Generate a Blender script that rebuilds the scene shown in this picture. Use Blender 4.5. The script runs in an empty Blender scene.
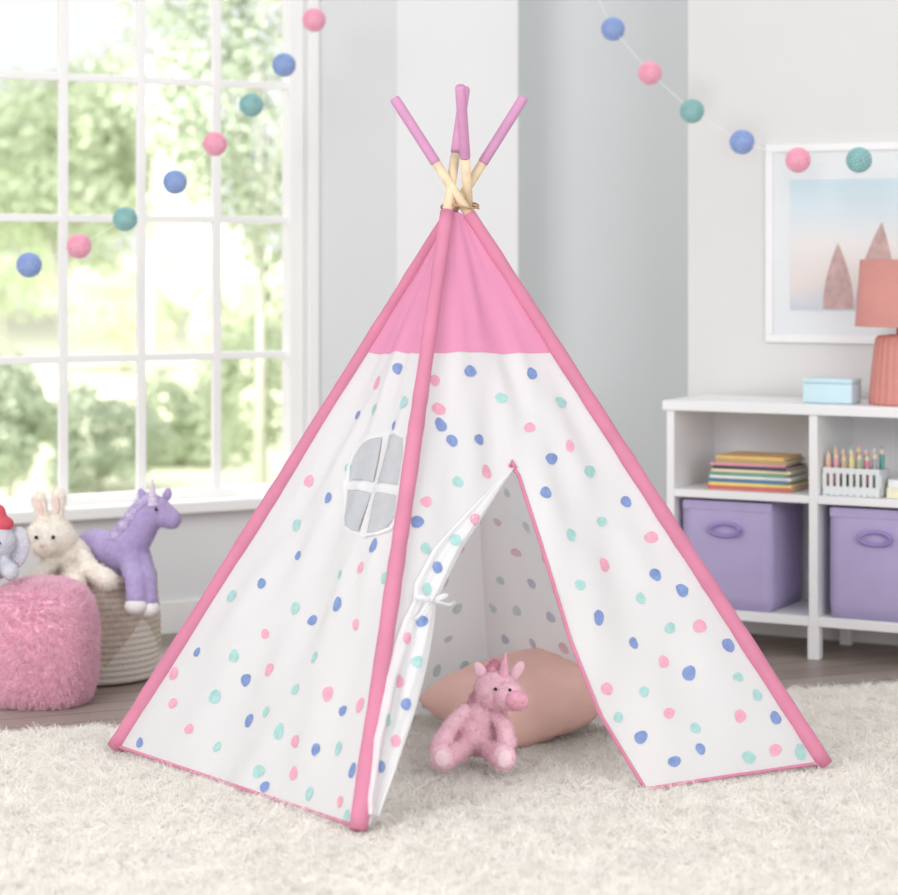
import bpy, bmesh, math, random
import numpy as np
from mathutils import Vector, Matrix, Euler
random.seed(7); rng = np.random.default_rng(7)
scene = bpy.context.scene
COL = scene.collection
F_PX, CX, HY, H = 2300.0, 449.0, 255.0, 1.27
R = math.radians

def at(px, py, d): return Vector(((px-CX)*d/F_PX, d, H-(py-HY)*d/F_PX))
def on_floor(px, py, z=0.0):
    d = (H-z)*F_PX/(py-HY); return Vector(((px-CX)*d/F_PX, d, z))
def proj(p): return (CX+p.x*F_PX/p.y, HY+(H-p.z)*F_PX/p.y)
def lin(c):
    o = []
    for v in c:
        v /= 255.0
        o.append(v/12.92 if v <= .04045 else ((v+.055)/1.055)**2.4)
    return o

# ---------------------------------------------------------------- materials
def mat(name, rgb, rough=.8, var=.06, vscale=20, bump=0, bscale=200, transl=0, sheen=0, metal=0):
    m = bpy.data.materials.new(name); m.use_nodes = True
    nt = m.node_tree; N = nt.nodes; K = nt.links; N.clear()
    out = N.new('ShaderNodeOutputMaterial'); b = N.new('ShaderNodeBsdfPrincipled')
    tc = N.new('ShaderNodeTexCoord'); no = N.new('ShaderNodeTexNoise')
    no.inputs['Scale'].default_value = vscale; no.inputs['Detail'].default_value = 4
    K.new(tc.outputs['Object'], no.inputs['Vector'])
    r = N.new('ShaderNodeValToRGB'); c = lin(rgb)
    r.color_ramp.elements[0].position = .3; r.color_ramp.elements[1].position = .7
    r.color_ramp.elements[0].color = [max(0, x*(1-var)) for x in c]+[1]
    r.color_ramp.elements[1].color = [min(1, x*(1+var)) for x in c]+[1]
    K.new(no.outputs['Fac'], r.inputs['Fac']); K.new(r.outputs['Color'], b.inputs['Base Color'])
    b.inputs['Roughness'].default_value = rough
    b.inputs['Metallic'].default_value = metal
    b.inputs['Specular IOR Level'].default_value = .25 if rough > .5 else .5
    if sheen: b.inputs['Sheen Weight'].default_value = sheen
    if bump:
        n2 = N.new('ShaderNodeTexNoise'); n2.inputs['Scale'].default_value = bscale; n2.inputs['Detail'].default_value = 5
        K.new(tc.outputs['Object'], n2.inputs['Vector'])
        bp = N.new('ShaderNodeBump'); bp.inputs['Strength'].default_value = bump; bp.inputs['Distance'].default_value = .01
        K.new(n2.outputs['Fac'], bp.inputs['Height']); K.new(bp.outputs['Normal'], b.inputs['Normal'])
    if transl:
        t = N.new('ShaderNodeBsdfTranslucent'); K.new(r.outputs['Color'], t.inputs['Color'])
        mx = N.new('ShaderNodeMixShader'); mx.inputs[0].default_value = transl
        K.new(b.outputs[0], mx.inputs[1]); K.new(t.outputs[0], mx.inputs[2]); K.new(mx.outputs[0], out.inputs['Surface'])
    else:
        K.new(b.outputs[0], out.inputs['Surface'])
    return m

M = {}
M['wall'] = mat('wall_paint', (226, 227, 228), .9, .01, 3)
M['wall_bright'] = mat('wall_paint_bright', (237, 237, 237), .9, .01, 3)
M['wall_shaded'] = mat('wall_paint_shaded', (217, 220, 222), .9, .01, 3)  # recess shade partly put into this greyer colour
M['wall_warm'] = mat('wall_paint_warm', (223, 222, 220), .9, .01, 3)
M['trim'] = mat('white_trim', (243, 242, 240), .5, .01, 5)
M['shelf_white'] = mat('shelf_white', (243, 242, 243), .45, .01, 5)
M['canvas'] = mat('white_canvas', (247, 247, 248), .95, .008, 6, .12, 500, .42)
M['pink'] = mat('pink_canvas', (208, 131, 158), .9, .06, 12, .15, 400, 0)
M['pink_yoke'] = mat('pink_yoke_canvas', (229, 152, 186), .9, .03, 8, .12, 400, .15)
M['tip'] = mat('mauve_pole_tip', (204, 148, 184), .7, .05, 20)
M['wood'] = mat('natural_pine', (228, 206, 174), .6, .12, 30)
M['dot_pink'] = mat('dot_pink', (236, 170, 190), .9, .10, 70, 0, 1, .1)
M['dot_blue'] = mat('dot_blue', (132, 153, 202), .9, .14, 70, 0, 1, .1)
M['dot_teal'] = mat('dot_teal', (170, 210, 206), .9, .10, 70, 0, 1, .1)
M['fdot_pink'] = mat('faint_dot_pink', (243, 219, 226), .9, .04, 60, 0, 1, .42)
M['fdot_blue'] = mat('faint_dot_blue', (216, 221, 234), .9, .04, 60, 0, 1, .42)
M['fdot_teal'] = mat('faint_dot_teal', (222, 234, 234), .9, .04, 60, 0, 1, .42)
M['screen'] = mat('window_mesh_grey', (188, 189, 193), .9, .04, 40, .1, 600)
M['rug'] = mat('ivory_shag', (251, 248, 243), .95, .03, 7, 0, 1, .35)
M['rug_back'] = mat('rug_backing', (240, 237, 232), .95, .04, 9)
M['pillow'] = mat('coral_cushion', (253, 209, 198), .9, .03, 12, .3, 220)
M['uni_pink'] = mat('pink_plush', (249, 205, 218), .95, .05, 50, .4, 130, 0, .3)
M['uni_pad'] = mat('pale_pink_plush', (250, 216, 224), .95, .05, 50, .4, 130, 0, .3)
M['uni_pink_dark'] = mat('deep_pink_plush', (241, 178, 199), .95, .08, 60, .5, 130, 0, .3)
M['pouf'] = mat('pink_fur', (252, 219, 232), .9, .03, 18, 0, 1, .42)
M['bunny'] = mat('cream_plush', (248, 241, 230), .95, .05, 60, .4, 120, 0, .3)
M['bunny_in'] = mat('ear_lining', (238, 208, 198), .9, .05, 60)
M['purple'] = mat('lilac_plush', (184, 165, 211), .95, .06, 60, .5, 140, 0, .3)
M['purple_mane'] = mat('pale_lilac_mane', (216, 202, 234), .95, .1, 80, .8, 120)
M['hoof'] = mat('white_hoof_plush', (244, 240, 240), .9, .04, 60, .3, 120)
M['horn'] = mat('silver_lilac_horn', (222, 206, 230), .6, .1, 90)
M['greyplush'] = mat('grey_plush', (206, 206, 216), .95, .08, 60, .6, 120)
M['red'] = mat('red_felt', (214, 92, 104), .9, .05, 60, .3, 200)
M['black'] = mat('black_eye', (25, 22, 24), .3, .02, 10)
M['bin'] = mat('lavender_fabric', (184, 172, 211), .9, .03, 14, .2, 350)
M['bin_handle'] = mat('violet_strap', (160, 142, 198), .85, .04, 30)
M['lamp'] = mat('coral_ceramic', (212, 140, 130), .45, .03, 20)
M['shade'] = mat('coral_shade', (226, 162, 154), .9, .03, 20, .1, 400, .2)
M['bluebox'] = mat('pale_blue_tin', (204, 230, 238), .5, .02, 20)
M['page'] = mat('book_pages', (238, 232, 220), .9, .05, 200)
M['string'] = mat('white_string', (242, 242, 242), .9, .02, 20)
M['rope'] = mat('tan_cord', (186, 150, 114), .9, .1, 80)
M['ball_pink'] = mat('pink_tissue', (247, 196, 213), .9, .05, 60)
M['ball_blue'] = mat('blue_tissue', (176, 195, 230), .9, .05, 60)
M['ball_teal'] = mat('teal_tissue', (174, 211, 210), .9, .05, 60)
M['frame'] = mat('white_frame', (240, 240, 240), .5, .01, 10)
M['mount'] = mat('picture_mount', (229, 232, 234), .9, .01, 10)
M['bark'] = mat('tree_bark', (200, 199, 190), .95, .1, 10)
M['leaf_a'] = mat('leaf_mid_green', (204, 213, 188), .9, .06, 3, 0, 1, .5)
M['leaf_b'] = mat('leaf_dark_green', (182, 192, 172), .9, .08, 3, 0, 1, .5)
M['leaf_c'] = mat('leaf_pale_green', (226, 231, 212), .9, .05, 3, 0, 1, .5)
M['lawn'] = mat('sunny_lawn', (233, 235, 206), .95, .08, .6)

def basket_mat():
    m = mat('seagrass_rope', (212, 199, 184), .95, .12, 60, .6, 150)
    nt = m.node_tree; N = nt.nodes; K = nt.links
    ramp = [n for n in N if n.type == 'VALTORGB'][0]; b = [n for n in N if n.type == 'BSDF_PRINCIPLED'][0]
    tc = [n for n in N if n.type == 'TEX_COORD'][0]
    sx = N.new('ShaderNodeSeparateXYZ'); K.new(tc.outputs['Object'], sx.inputs[0])
    an = N.new('ShaderNodeMath'); an.operation = 'ARCTAN2'; K.new(sx.outputs['Y'], an.inputs[0]); K.new(sx.outputs['X'], an.inputs[1])
    pp = N.new('ShaderNodeMath'); pp.operation = 'PINGPONG'; K.new(an.outputs[0], pp.inputs[0]); pp.inputs[1].default_value = .63
    ml = N.new('ShaderNodeMath'); ml.operation = 'MULTIPLY_ADD'; K.new(pp.outputs[0], ml.inputs[0]); ml.inputs[1].default_value = .22; ml.inputs[2].default_value = .06
    gt = N.new('ShaderNodeMath'); gt.operation = 'LESS_THAN'; K.new(sx.outputs['Z'], gt.inputs[0]); K.new(ml.outputs[0], gt.inputs[1])
    mx = N.new('ShaderNodeMixRGB'); K.new(gt.outputs[0], mx.inputs[0]); K.new(ramp.outputs[0], mx.inputs[1]); mx.inputs[2].default_value = lin((234, 226, 216))+[1]
    K.new(mx.outputs[0], b.inputs['Base Color'])
    return m
M['basket'] = basket_mat()

def floor_mat():
    m = bpy.data.materials.new('grey_oak_planks'); m.use_nodes = True
    nt = m.node_tree; N = nt.nodes; K = nt.links
    b = N['Principled BSDF']; tc = N.new('ShaderNodeTexCoord')
    br = N.new('ShaderNodeTexBrick'); br.inputs['Scale'].default_value = 1
    br.inputs['Brick Width'].default_value = 1.2; br.inputs['Row Height'].default_value = .12
    br.inputs['Mortar Size'].default_value = .003; br.offset = .37
    br.inputs['Color1'].default_value = lin((168, 151, 142))+[1]; br.inputs['Color2'].default_value = lin((188, 172, 164))+[1]
    br.inputs['Mortar'].default_value = lin((112, 100, 94))+[1]
    mp = N.new('ShaderNodeMapping'); mp.inputs['Rotation'].default_value = (0, 0, R(-24))
    K.new(tc.outputs['Object'], mp.inputs[0]); K.new(mp.outputs[0], br.inputs['Vector'])
    mp2 = N.new('ShaderNodeMapping'); mp2.inputs['Scale'].default_value = (2, 40, 1); K.new(mp.outputs[0], mp2.inputs[0])
    no = N.new('ShaderNodeTexNoise'); no.inputs['Scale'].default_value = 2; no.inputs['Detail'].default_value = 6
    K.new(mp2.outputs[0], no.inputs['Vector'])
    mx = N.new('ShaderNodeMixRGB'); mx.blend_type = 'MULTIPLY'; mx.inputs[0].default_value = .5
    K.new(br.outputs['Color'], mx.inputs[1]); K.new(no.outputs['Fac'], mx.inputs[2]); K.new(mx.outputs[0], b.inputs['Base Color'])
    b.inputs['Roughness'].default_value = .45
    return m
M['floor'] = floor_mat()

def art_mat():
    m = bpy.data.materials.new('art_sky'); m.use_nodes = True
    nt = m.node_tree; N = nt.nodes; K = nt.links
    b = N['Principled BSDF']; tc = N.new('ShaderNodeTexCoord'); sx = N.new('ShaderNodeSeparateXYZ')
    K.new(tc.outputs['Generated'], sx.inputs[0]); r = N.new('ShaderNodeValToRGB')
    els = r.color_ramp.elements
    els[0].position = 0; els[0].color = lin((200, 206, 216))+[1]
    els[1].position = 1; els[1].color = lin((202, 222, 230))+[1]
    for p, c in ((.12, (214, 214, 218)), (.2, (228, 218, 214)), (.5, (230, 226, 224)), (.75, (214, 226, 232))):
        e = els.new(p); e.color = lin(c)+[1]
    no = N.new('ShaderNodeTexNoise'); no.inputs['Scale'].default_value = 4
    K.new(tc.outputs['Generated'], no.inputs['Vector'])
    ma = N.new('ShaderNodeMath'); ma.operation = 'MULTIPLY_ADD'; K.new(no.outputs['Fac'], ma.inputs[0]); ma.inputs[1].default_value = .16
    K.new(sx.outputs['Z'], ma.inputs[2])
    mb = N.new('ShaderNodeMath'); mb.operation = 'SUBTRACT'; K.new(ma.outputs[0], mb.inputs[0]); mb.inputs[1].default_value = .08
    K.new(mb.outputs[0], r.inputs['Fac']); K.new(r.outputs[0], b.inputs['Base Color']); b.inputs['Roughness'].default_value = .6
    return m
M['art'] = art_mat()
M['art_pine'] = mat('art_rosy_brown', (198, 168, 164), .7, .14, 40)

# ---------------------------------------------------------------- object helpers
def tag(o, label=None, cat=None, group=None, kind=None):
    if label: o['label'] = label
    if cat: o['category'] = cat
    if group: o['group'] = group
    if kind: o['kind'] = kind
    return o
def thing(name, loc, label, cat, group=None, rotz=0.0):
    o = bpy.data.objects.new(name, None); COL.objects.link(o); o.location = loc; o.rotation_euler = (0, 0, rotz)
    o.empty_display_size = .05
    return tag(o, label, cat, group)
def link(name, me, mats, parent=None, smooth=True):
    o = bpy.data.objects.new(name, me); COL.objects.link(o)
    if not isinstance(mats, (list, tuple)): mats = [mats]
    for m in mats: me.materials.append(m)
    if smooth: me.polygons.foreach_set('use_smooth', [True]*len(me.polygons))
    if parent: o.parent = parent
    return o
def part(name, bm, mats, parent=None, smooth=True):
    me = bpy.data.meshes.new(name); bmesh.ops.recalc_face_normals(bm, faces=bm.faces[:]); bm.to_mesh(me); bm.free()
    return link(name, me, mats, parent, smooth)
def B(): return bmesh.new()
def box(bm, c, size, bev=0.0, rot=None, seg=2):
    mtx = Matrix.Translation(c) @ (rot.to_matrix().to_4x4() if rot else Matrix()) @ Matrix.Diagonal((size[0], size[1], size[2], 1))
    r = bmesh.ops.create_cube(bm, size=1, matrix=mtx)
    if bev:
        es = list({e for v in r['verts'] for e in v.link_edges})
        bmesh.ops.bevel(bm, geom=es, offset=bev, segments=seg, affect='EDGES', profile=.5)
def box2(bm, a, b, bev=0.0):
    box(bm, [(a[i]+b[i])/2 for i in range(3)], [abs(b[i]-a[i]) for i in range(3)], bev)
def tube(bm, pts, rad, n=10, caps=True, wob=0):
    pts = [Vector(p) for p in pts]; k = len(pts)
    if not isinstance(rad, (list, tuple)): rad = [rad]*k
    t0 = (pts[1]-pts[0]).normalized(); u = t0.orthogonal().normalized(); rings = []
    for i in range(k):
        t = (pts[min(i+1, k-1)]-pts[max(i-1, 0)]).normalized()
        u = (u-t*u.dot(t)).normalized(); v = t.cross(u)
        rings.append([bm.verts.new(pts[i]+(u*math.cos(a)+v*math.sin(a))*rad[i]*(1+wob*random.uniform(-1, 1))) for a in [2*math.pi*j/n for j in range(n)]])
    for i in range(k-1):
        for j in range(n):
            bm.faces.new((rings[i][j], rings[i][(j+1) % n], rings[i+1][(j+1) % n], rings[i+1][j]))
    if caps:
        bm.faces.new(rings[0][::-1]); bm.faces.new(rings[-1])
def lathe(bm, prof, n=40, flute=None, sq=0):
    rings = []
    for r, z in prof:
        ring = []
        for j in range(n):
            a = 2*math.pi*j/n; rr = r
            if flute: rr *= 1+flute[1]*abs(math.cos(a*flute[0]/2))
            if sq: rr /= (abs(math.cos(a))**sq+abs(math.sin(a))**sq)**(1/sq)
            ring.append(bm.verts.new((rr*math.cos(a), rr*math.sin(a), z)))
        rings.append(ring)
    for i in range(len(rings)-1):
        for j in range(n):
            bm.faces.new((rings[i][j], rings[i][(j+1) % n], rings[i+1][(j+1) % n], rings[i+1][j]))
    return rings
def ell(bm, c, r, rot=(0, 0, 0), u=20, v=14):
    if not isinstance(r, (list, tuple)): r = (r, r, r)
    mtx = Matrix.Translation(c) @ Euler([R(x) for x in rot]).to_matrix().to_4x4() @ Matrix.Diagonal((r[0], r[1], r[2], 1))
    bmesh.ops.create_uvsphere(bm, u_segments=u, v_segments=v, radius=1, matrix=mtx)
def cap(bm, p0, p1, r0, r1, n=9):
    p0, p1 = Vector(p0), Vector(p1)
    for i in range(n):
        f = i/(n-1); ell(bm, p0.lerp(p1, f), r0+(r1-r0)*f, u=14, v=10)
def blob(name, bm, m, parent, voxel=.006, it=6):
    o = part(name, bm, m, parent)
    a = o.modifiers.new('fuse', 'REMESH'); a.mode = 'VOXEL'; a.voxel_size = voxel; a.use_smooth_shade = True
    s = o.modifiers.new('soften', 'SMOOTH'); s.iterations = it; s.factor = .5
    return o
def raw_quads(name, V, quads_idx, m, parent):
    me = bpy.data.meshes.new(name); nv = V.shape[0]; nq = quads_idx.shape[0]
    me.vertices.add(nv); me.vertices.foreach_set('co', V.astype(np.float32).ravel())
    me.loops.add(nq*4); me.loops.foreach_set('vertex_index', quads_idx.astype(np.int32).ravel())
    me.polygons.add(nq); me.polygons.foreach_set('loop_start', np.arange(0, nq*4, 4, dtype=np.int32))
    me.update(calc_edges=True); me.validate()
    return link(name, me, m, parent, True)
def strands(name, roots, dirs, lens, width, bend, m, parent):
    N = len(roots); dirs = dirs/np.linalg.norm(dirs, axis=1, keepdims=True)
    rv = rng.normal(size=(N, 3)); side = np.cross(dirs, rv); side /= np.linalg.norm(side, axis=1, keepdims=True)
    V = np.zeros((N, 3, 2, 3))
    for li, (k, w) in enumerate(((0, 1.), (.55, .85), (1., .3))):
        p = roots+dirs*(lens*k)[:, None]+bend*(lens*k*k)[:, None]
        V[:, li, 0] = p-side*width*w/2; V[:, li, 1] = p+side*width*w/2
    base = np.arange(N)[:, None]*6
    q = np.stack([base+np.array([0, 1, 3, 2]), base+np.array([2, 3, 5, 4])], axis=1).reshape(-1, 4)
    return raw_quads(name, V.reshape(-1, 3), q, m, parent)
def fluff(o, n, length, width, m, lean=.4):
    """short plush pile grown over the finished surface of a plush body"""
    bpy.context.view_layer.update()
    ev = o.evaluated_get(bpy.context.evaluated_depsgraph_get()); me = ev.to_mesh(); nf = len(me.polygons)
    c = np.zeros(nf*3); nn = np.zeros(nf*3); ar = np.zeros(nf)
    me.polygons.foreach_get('center', c); me.polygons.foreach_get('normal', nn); me.polygons.foreach_get('area', ar)
    ev.to_mesh_clear(); c = c.reshape(-1, 3); nn = nn.reshape(-1, 3)
    idx = rng.choice(nf, n, p=ar/ar.sum()); p = c[idx]; d = nn[idx]
    sw = np.stack([np.sin(p[:, 0]*160+p[:, 2]*90), np.cos(p[:, 1]*150+p[:, 0]*60), np.sin(p[:, 2]*170+p[:, 1]*80)], 1)*lean
    t = strands('plush_pile', p+rng.normal(0, .0012, (n, 3))-d*.001, d+sw+rng.normal(0, .3, (n, 3)), rng.uniform(.6, 1.1, n)*length, width, rng.normal(0, .25, (n, 3))-np.array([0, 0, .25]), m, o)
    tag(t, kind='stuff')

# ---------------------------------------------------------------- room shell
bm = B(); box2(bm, (-4, 1.5, -.05), (4, 9.6, 0)); tag(part('floor', bm, M['floor'], None, False), kind='structure')
W0 = Vector((-.516, 7.96, 0)); WR = R(30)
def wallobj(name, bm, m, smooth=False, loc=W0, rz=WR, parent=None):
    o = part(name, bm, m, parent, smooth)
    if parent is None: o.location = loc; o.rotation_euler = (0, 0, rz); tag(o, kind='structure')
    return o
PW, PH, ZS = .276, .466, .46
WL = -.03-6*PW
bm = B()
box2(bm, (-2.9, 0, 0), (.40, .14, .44)); box2(bm, (.03, 0, .44), (.40, .14, 2.75))
box2(bm, (-2.9, 0, 2.36), (.03, .14, 2.75)); box2(bm, (-2.9, 0, .44), (WL-.04, .14, 2.36))
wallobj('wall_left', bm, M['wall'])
bm = B()
for k in range(1, 6): box2(bm, (-.012-PW*k-.015, .05, ZS), (-.012-PW*k+.015, .075, 2.34), .003)
for k in range(5): box2(bm, (WL, .052, ZS+PH*k-.013), (0, .073, ZS+PH*k+.013), .003)
box2(bm, (-.022, .03, ZS-.02), (.03, .10, 2.36), .004); box2(bm, (WL-.04, .03, ZS-.02), (WL+.012, .10, 2.36), .004)
box2(bm, (WL, .03, ZS-.02), (0, .10, ZS+.016), .004); box2(bm, (WL, .03, 2.32), (0, .10, 2.36), .004)
w = wallobj('window_1', bm, M['trim'])
bm = B(); box2(bm, (WL-.12, -.06, .405), (.09, .05, .445), .006); wallobj('window_sill', bm, M['trim'], parent=w)
bm = B()
box2(bm, (.03, -.014, .445), (.068, 0, 2.42), .003); box2(bm, (WL-.09, -.014, .445), (WL-.04, 0, 2.42), .003); box2(bm, (WL-.04, -.014, 2.36), (.03, 0, 2.42), .003)
wallobj('trim_1', bm, M['trim'])
bm = B(); box2(bm, (-2.9, -.016, 0), (.40, 0, .11), .004); wallobj('baseboard_left', bm, M['trim'])
def wall_seg(name, p0, p1, thick, m, h=2.75):
    p0, p1 = Vector(p0+(0,)), Vector(p1+(0,)); L = (p1-p0).length; bm = B(); box2(bm, (0, 0, 0), (L, thick, h))
    o = part(name, bm, m, None, False); o.location = p0; o.rotation_euler = (0, 0, math.atan2(p1.y-p0.y, p1.x-p0.x)); tag(o, kind='structure'); return o
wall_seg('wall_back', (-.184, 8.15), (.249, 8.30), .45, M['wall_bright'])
wall_seg('wall_recess', (.20, 8.62), (1.2, 8.62), .1, M['wall_shaded'])
TH = R(28); EX = Vector((math.cos(TH), -math.sin(TH), 0)); EY = Vector((math.sin(TH), math.cos(TH), 0))
WP = Vector((.89, 7.79, 0))
a = WP-EX*.0865; b_ = WP+EX*2.6
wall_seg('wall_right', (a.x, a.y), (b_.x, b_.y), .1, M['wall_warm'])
bm = B(); box2(bm, (0, -.015, 0), (2.6, 0, .1), .004); o = part('baseboard_right', bm, M['trim'], None, False); o.location = a; o.rotation_euler = (0, 0, -TH); tag(o, kind='structure')

# ---------------------------------------------------------------- rug
rug = thing('shag_rug', (0, 0, 0), 'large ivory shag rug spread on the wooden floor under the play tent', 'rug')
def rear(x): return 6.03+(x+1.17)*.272
bm = B(); vs = [bm.verts.new(p) for p in ((-1.75, 4.1, .002), (1.95, 4.1, .002), (1.95, rear(1.95), .002), (-1.75, rear(-1.75), .002))]
f = bm.faces.new(vs); r_ = bmesh.ops.extrude_face_region(bm, geom=[f]); bmesh.ops.translate(bm, verts=[v for v in r_['geom'] if isinstance(v, bmesh.types.BMVert)], vec=(0, 0, .01))
part('backing', bm, M['rug_back'], rug, False)
NT = 52000
tx = rng.uniform(-1.75, 1.95, NT*2); ty_ = rng.uniform(4.1, 6.9, NT*2); ok = ty_ < rear(tx)+rng.normal(0, .008, NT*2)
tx, ty_ = tx[ok][:NT], ty_[ok][:NT]; n = len(tx); KS = 11
lean = np.stack([rng.normal(0, .5, n), rng.normal(0, .5, n), np.ones(n)], 1)
roots = np.repeat(np.stack([tx, ty_, np.full(n, .01)], 1), KS, 0)+np.concatenate([rng.normal(0, .006, (n*KS, 2)), np.zeros((n*KS, 1))], 1)
dirs = np.repeat(lean, KS, 0)+rng.normal(0, .2, (n*KS, 3))
bend = np.repeat(np.concatenate([rng.normal(0, .5, (n, 2)), np.full((n, 1), -.35)], 1), KS, 0)+rng.normal(0, .14, (n*KS, 3))
tag(strands('pile', roots, dirs, np.repeat(rng.uniform(.85, 1.15, n), KS)*rng.uniform(.024, .035, n*KS), .0018, bend, M['rug'], rug), kind='stuff')

# ---------------------------------------------------------------- play tent
ZB = .03
base = {'L': on_floor(115, 748, ZB), 'F': on_floor(358, 830, ZB), 'R': on_floor(825, 765, ZB), 'B': on_floor(502, 700, ZB-.008)}
C0 = at(459, 190, 5.70)
Cof = {'L': Vector((.024, .018, .012)), 'R': Vector((-.014, -.016, 0)), 'F': Vector((-.021, -.012, .004)), 'B': Vector((.021, .014, -.004))}
base['I'] = base['B']+Vector((-.035, -.045, 0)); Cof['I'] = Cof['B']+Vector((-.012, -.006, 0))   # canvas seam just inside the rear pole
def pole(i, t): return base[i]+(C0+Cof[i]-base[i])*t
troot_loc = Vector((C0.x, C0.y, 0))
tent = thing('play_tent', troot_loc, "white polka dot children's play tent with pink poles and open door, standing on the rug", 'play tent')
ctr = (base['L']+base['F']+base['R']+base['B'])/4; ctr.z = .5
class Panel:
    def __init__(s, a, b, ph):
        s.a, s.b, s.ph = a, b, ph
        s.A, s.B_, s.C = base[a], base[b], C0+(Cof[a]+Cof[b])/2
        s.n = (s.B_-s.A).cross(s.C-s.A).normalized()
        if s.n.dot(s.A-ctr) < 0: s.n = -s.n
    def P(s, u, t, off=0.0):
        p = pole(s.a, t)*(1-u)+pole(s.b, t)*u
        e = max(0.0, 4*u*(1-u)); k = 1-t; ph = s.ph
        wob = .009*math.sin(6.5*u+5*t+ph)+.008*math.sin(13*u-8*t+2*ph)+.0055*math.sin(26*u+9*t+ph)+.004*math.sin(24*t+6*u+ph)+.0025*math.sin(40*u-22*t+ph)
        w = -.028*e*k+e**.7*wob*min(1, k*2.2)
        return p+s.n*(w+off)
    def st(s, p):
        m3 = Matrix((s.A, s.B_, s.C)).transposed(); a, b, c = m3.inverted() @ p
        q = a+b; return (b/q if abs(q) > 1e-9 else .5, 1-q)
    def px(s, x, y):
        o = Vector((0, 0, H)); d = at(x, y, 1.0)-o; k = (s.A-o).dot(s.n)/d.dot(s.n); return o+d*k
    def pst(s, x, y): return s.st(s.px(x, y))
def tsolve(i, y):
    lo, hi = 0., 1.5
    for _ in range(40):
        m = (lo+hi)/2
        if proj(pole(i, m))[1] > y: lo = m
        else: hi = m
    return lo
TY = {i: tsolve(i, 350) for i in 'LFR'}; TY['B'] = TY['I'] = TY['R']+.01
TT = .958
P_LF, P_FR, P_RB, P_BL = Panel('L', 'F', .3), Panel('F', 'R', 1.7), Panel('R', 'I', 2.9), Panel('I', 'L', 4.1)
DM = {'w': 0, 'p': 1, 'b': 2, 't': 3}
dots_LF = [(399,368,'b'),(372,382,'p'),(350,413,'b'),(408,402,'t'),(395,424,'b'),(372,408,'t'),(344,466,'t'),(302,480,'p'),(325,497,'b'),(289,523,'t'),(290,553,'b'),
 (258,583,'b'),(285,604,'t'),(228,596,'t'),(300,615,'b'),(257,631,'p'),(337,573,'t'),(362,567,'p'),(388,577,'t'),(355,623,'p'),(336,603,'b'),(378,546,'b'),(194,652,'b'),(230,655,'t'),
 (310,655,'t'),(384,640,'b'),(172,674,'p'),(171,703,'p'),(210,695,'t'),(235,676,'b'),(260,666,'p'),(288,686,'t'),(325,692,'p'),(237,716,'b'),(256,708,'t'),(270,728,'t'),(287,738,'p'),(310,747,'b'),(338,708,'b'),(360,704,'p'),
 (140,743,'b'),(207,743,'t'),(186,728,'p'),(254,783,'b'),(250,768,'t'),(300,790,'t'),(334,746,'t'),(284,770,'p'),(336,800,'p'),(352,770,'b'),(346,815,'t'),(392,610,'t'),(415,465,'p')]
dots_FR = [(470,372,'b'),(502,398,'t'),(532,373,'b'),(562,401,'t'),(441,408,'p'),(443,424,'b'),(437,380,'p'),(481,439,'b'),(454,440,'b'),(530,427,'p'),(569,446,'p'),(591,470,'t'),(460,481,'t'),(427,502,'p'),(545,493,'b'),(570,535,'t'),(552,458,'b'),
 (604,520,'t'),(606,564,'p'),(628,500,'b'),(656,574,'b'),(600,617,'b'),(580,585,'t'),(638,641,'b'),(643,597,'t'),(692,672,'b'),(648,690,'t'),(699,626,'p'),(672,627,'t'),(612,687,'p'),(588,655,'t'),(698,727,'t'),(740,716,'p'),(738,677,'t'),(703,748,'b'),
 (672,712,'p'),(647,735,'b'),(653,536,'p'),(682,590,'b'),(775,718,'b'),(657,783,'t'),(722,778,'p'),(750,757,'t'),(728,645,'b'),(775,750,'p'),(757,695,'t'),(625,715,'t'),(427,548,'t'),(418,522,'b'),(408,572,'t'),(490,470,'p'),(679,760,'b'),(800,752,'t'),(668,660,'p')]
def grid(V, Fc, Mi, fn, nu, nv):
    o = len(V)
    for j in range(nv+1):
        for i in range(nu+1): V.append(fn(i/nu, j/nv)-troot_loc)
    for j in range(nv):
        for i in range(nu):
            k = o+j*(nu+1)+i; Fc.append((k, k+1, k+nu+2, k+nu+1)); Mi.append(0)
def disc(V, Fc, Mi, pan, p, r, c, off):
    u = (pan.B_-pan.A).normalized(); v = pan.n.cross(u); n = 18; o = len(V); ph = random.uniform(0, 6); p2 = random.uniform(0, 6); ax = random.uniform(.9, 1.12)
    def rad(a): return r*(1+.07*math.sin(2*a+p2)+.05*math.sin(3*a+2*p2)+random.uniform(-.04, .04))
    pts = [p]
    for k in range(n):
        a = 2*math.pi*k/n; q = rad(a); pts.append(p+u*math.cos(a+ph)*q*ax+v*math.sin(a+ph)*q/ax)
    for q in pts:
        s_, t_ = pan.st(q); V.append(pan.P(min(max(s_, 0.0), 1.0), t_, off)-troot_loc)
    for k in range(n): Fc.append((o, o+1+k, o+1+(k+1) % n)); Mi.append(DM[c])
def make_panel(V, Fc, Mi, label=None, pre='dot_', name='canvas_panel', parent=None):
    me = bpy.data.meshes.new(name); me.from_pydata(V, [], Fc); me.polygons.foreach_set('material_index', Mi)
    bm = B(); bm.from_mesh(me); bmesh.ops.remove_doubles(bm, verts=bm.verts[:], dist=1e-5); bm.to_mesh(me); bm.free()
    o = link(name, me, [M['canvas'], M[pre+'pink'], M[pre+'blue'], M[pre+'teal']], parent or tent)
    if label: o['label'] = label
    return o
def tcol(pan, u): return TY[pan.a]*(1-u)+TY[pan.b]*u
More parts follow.
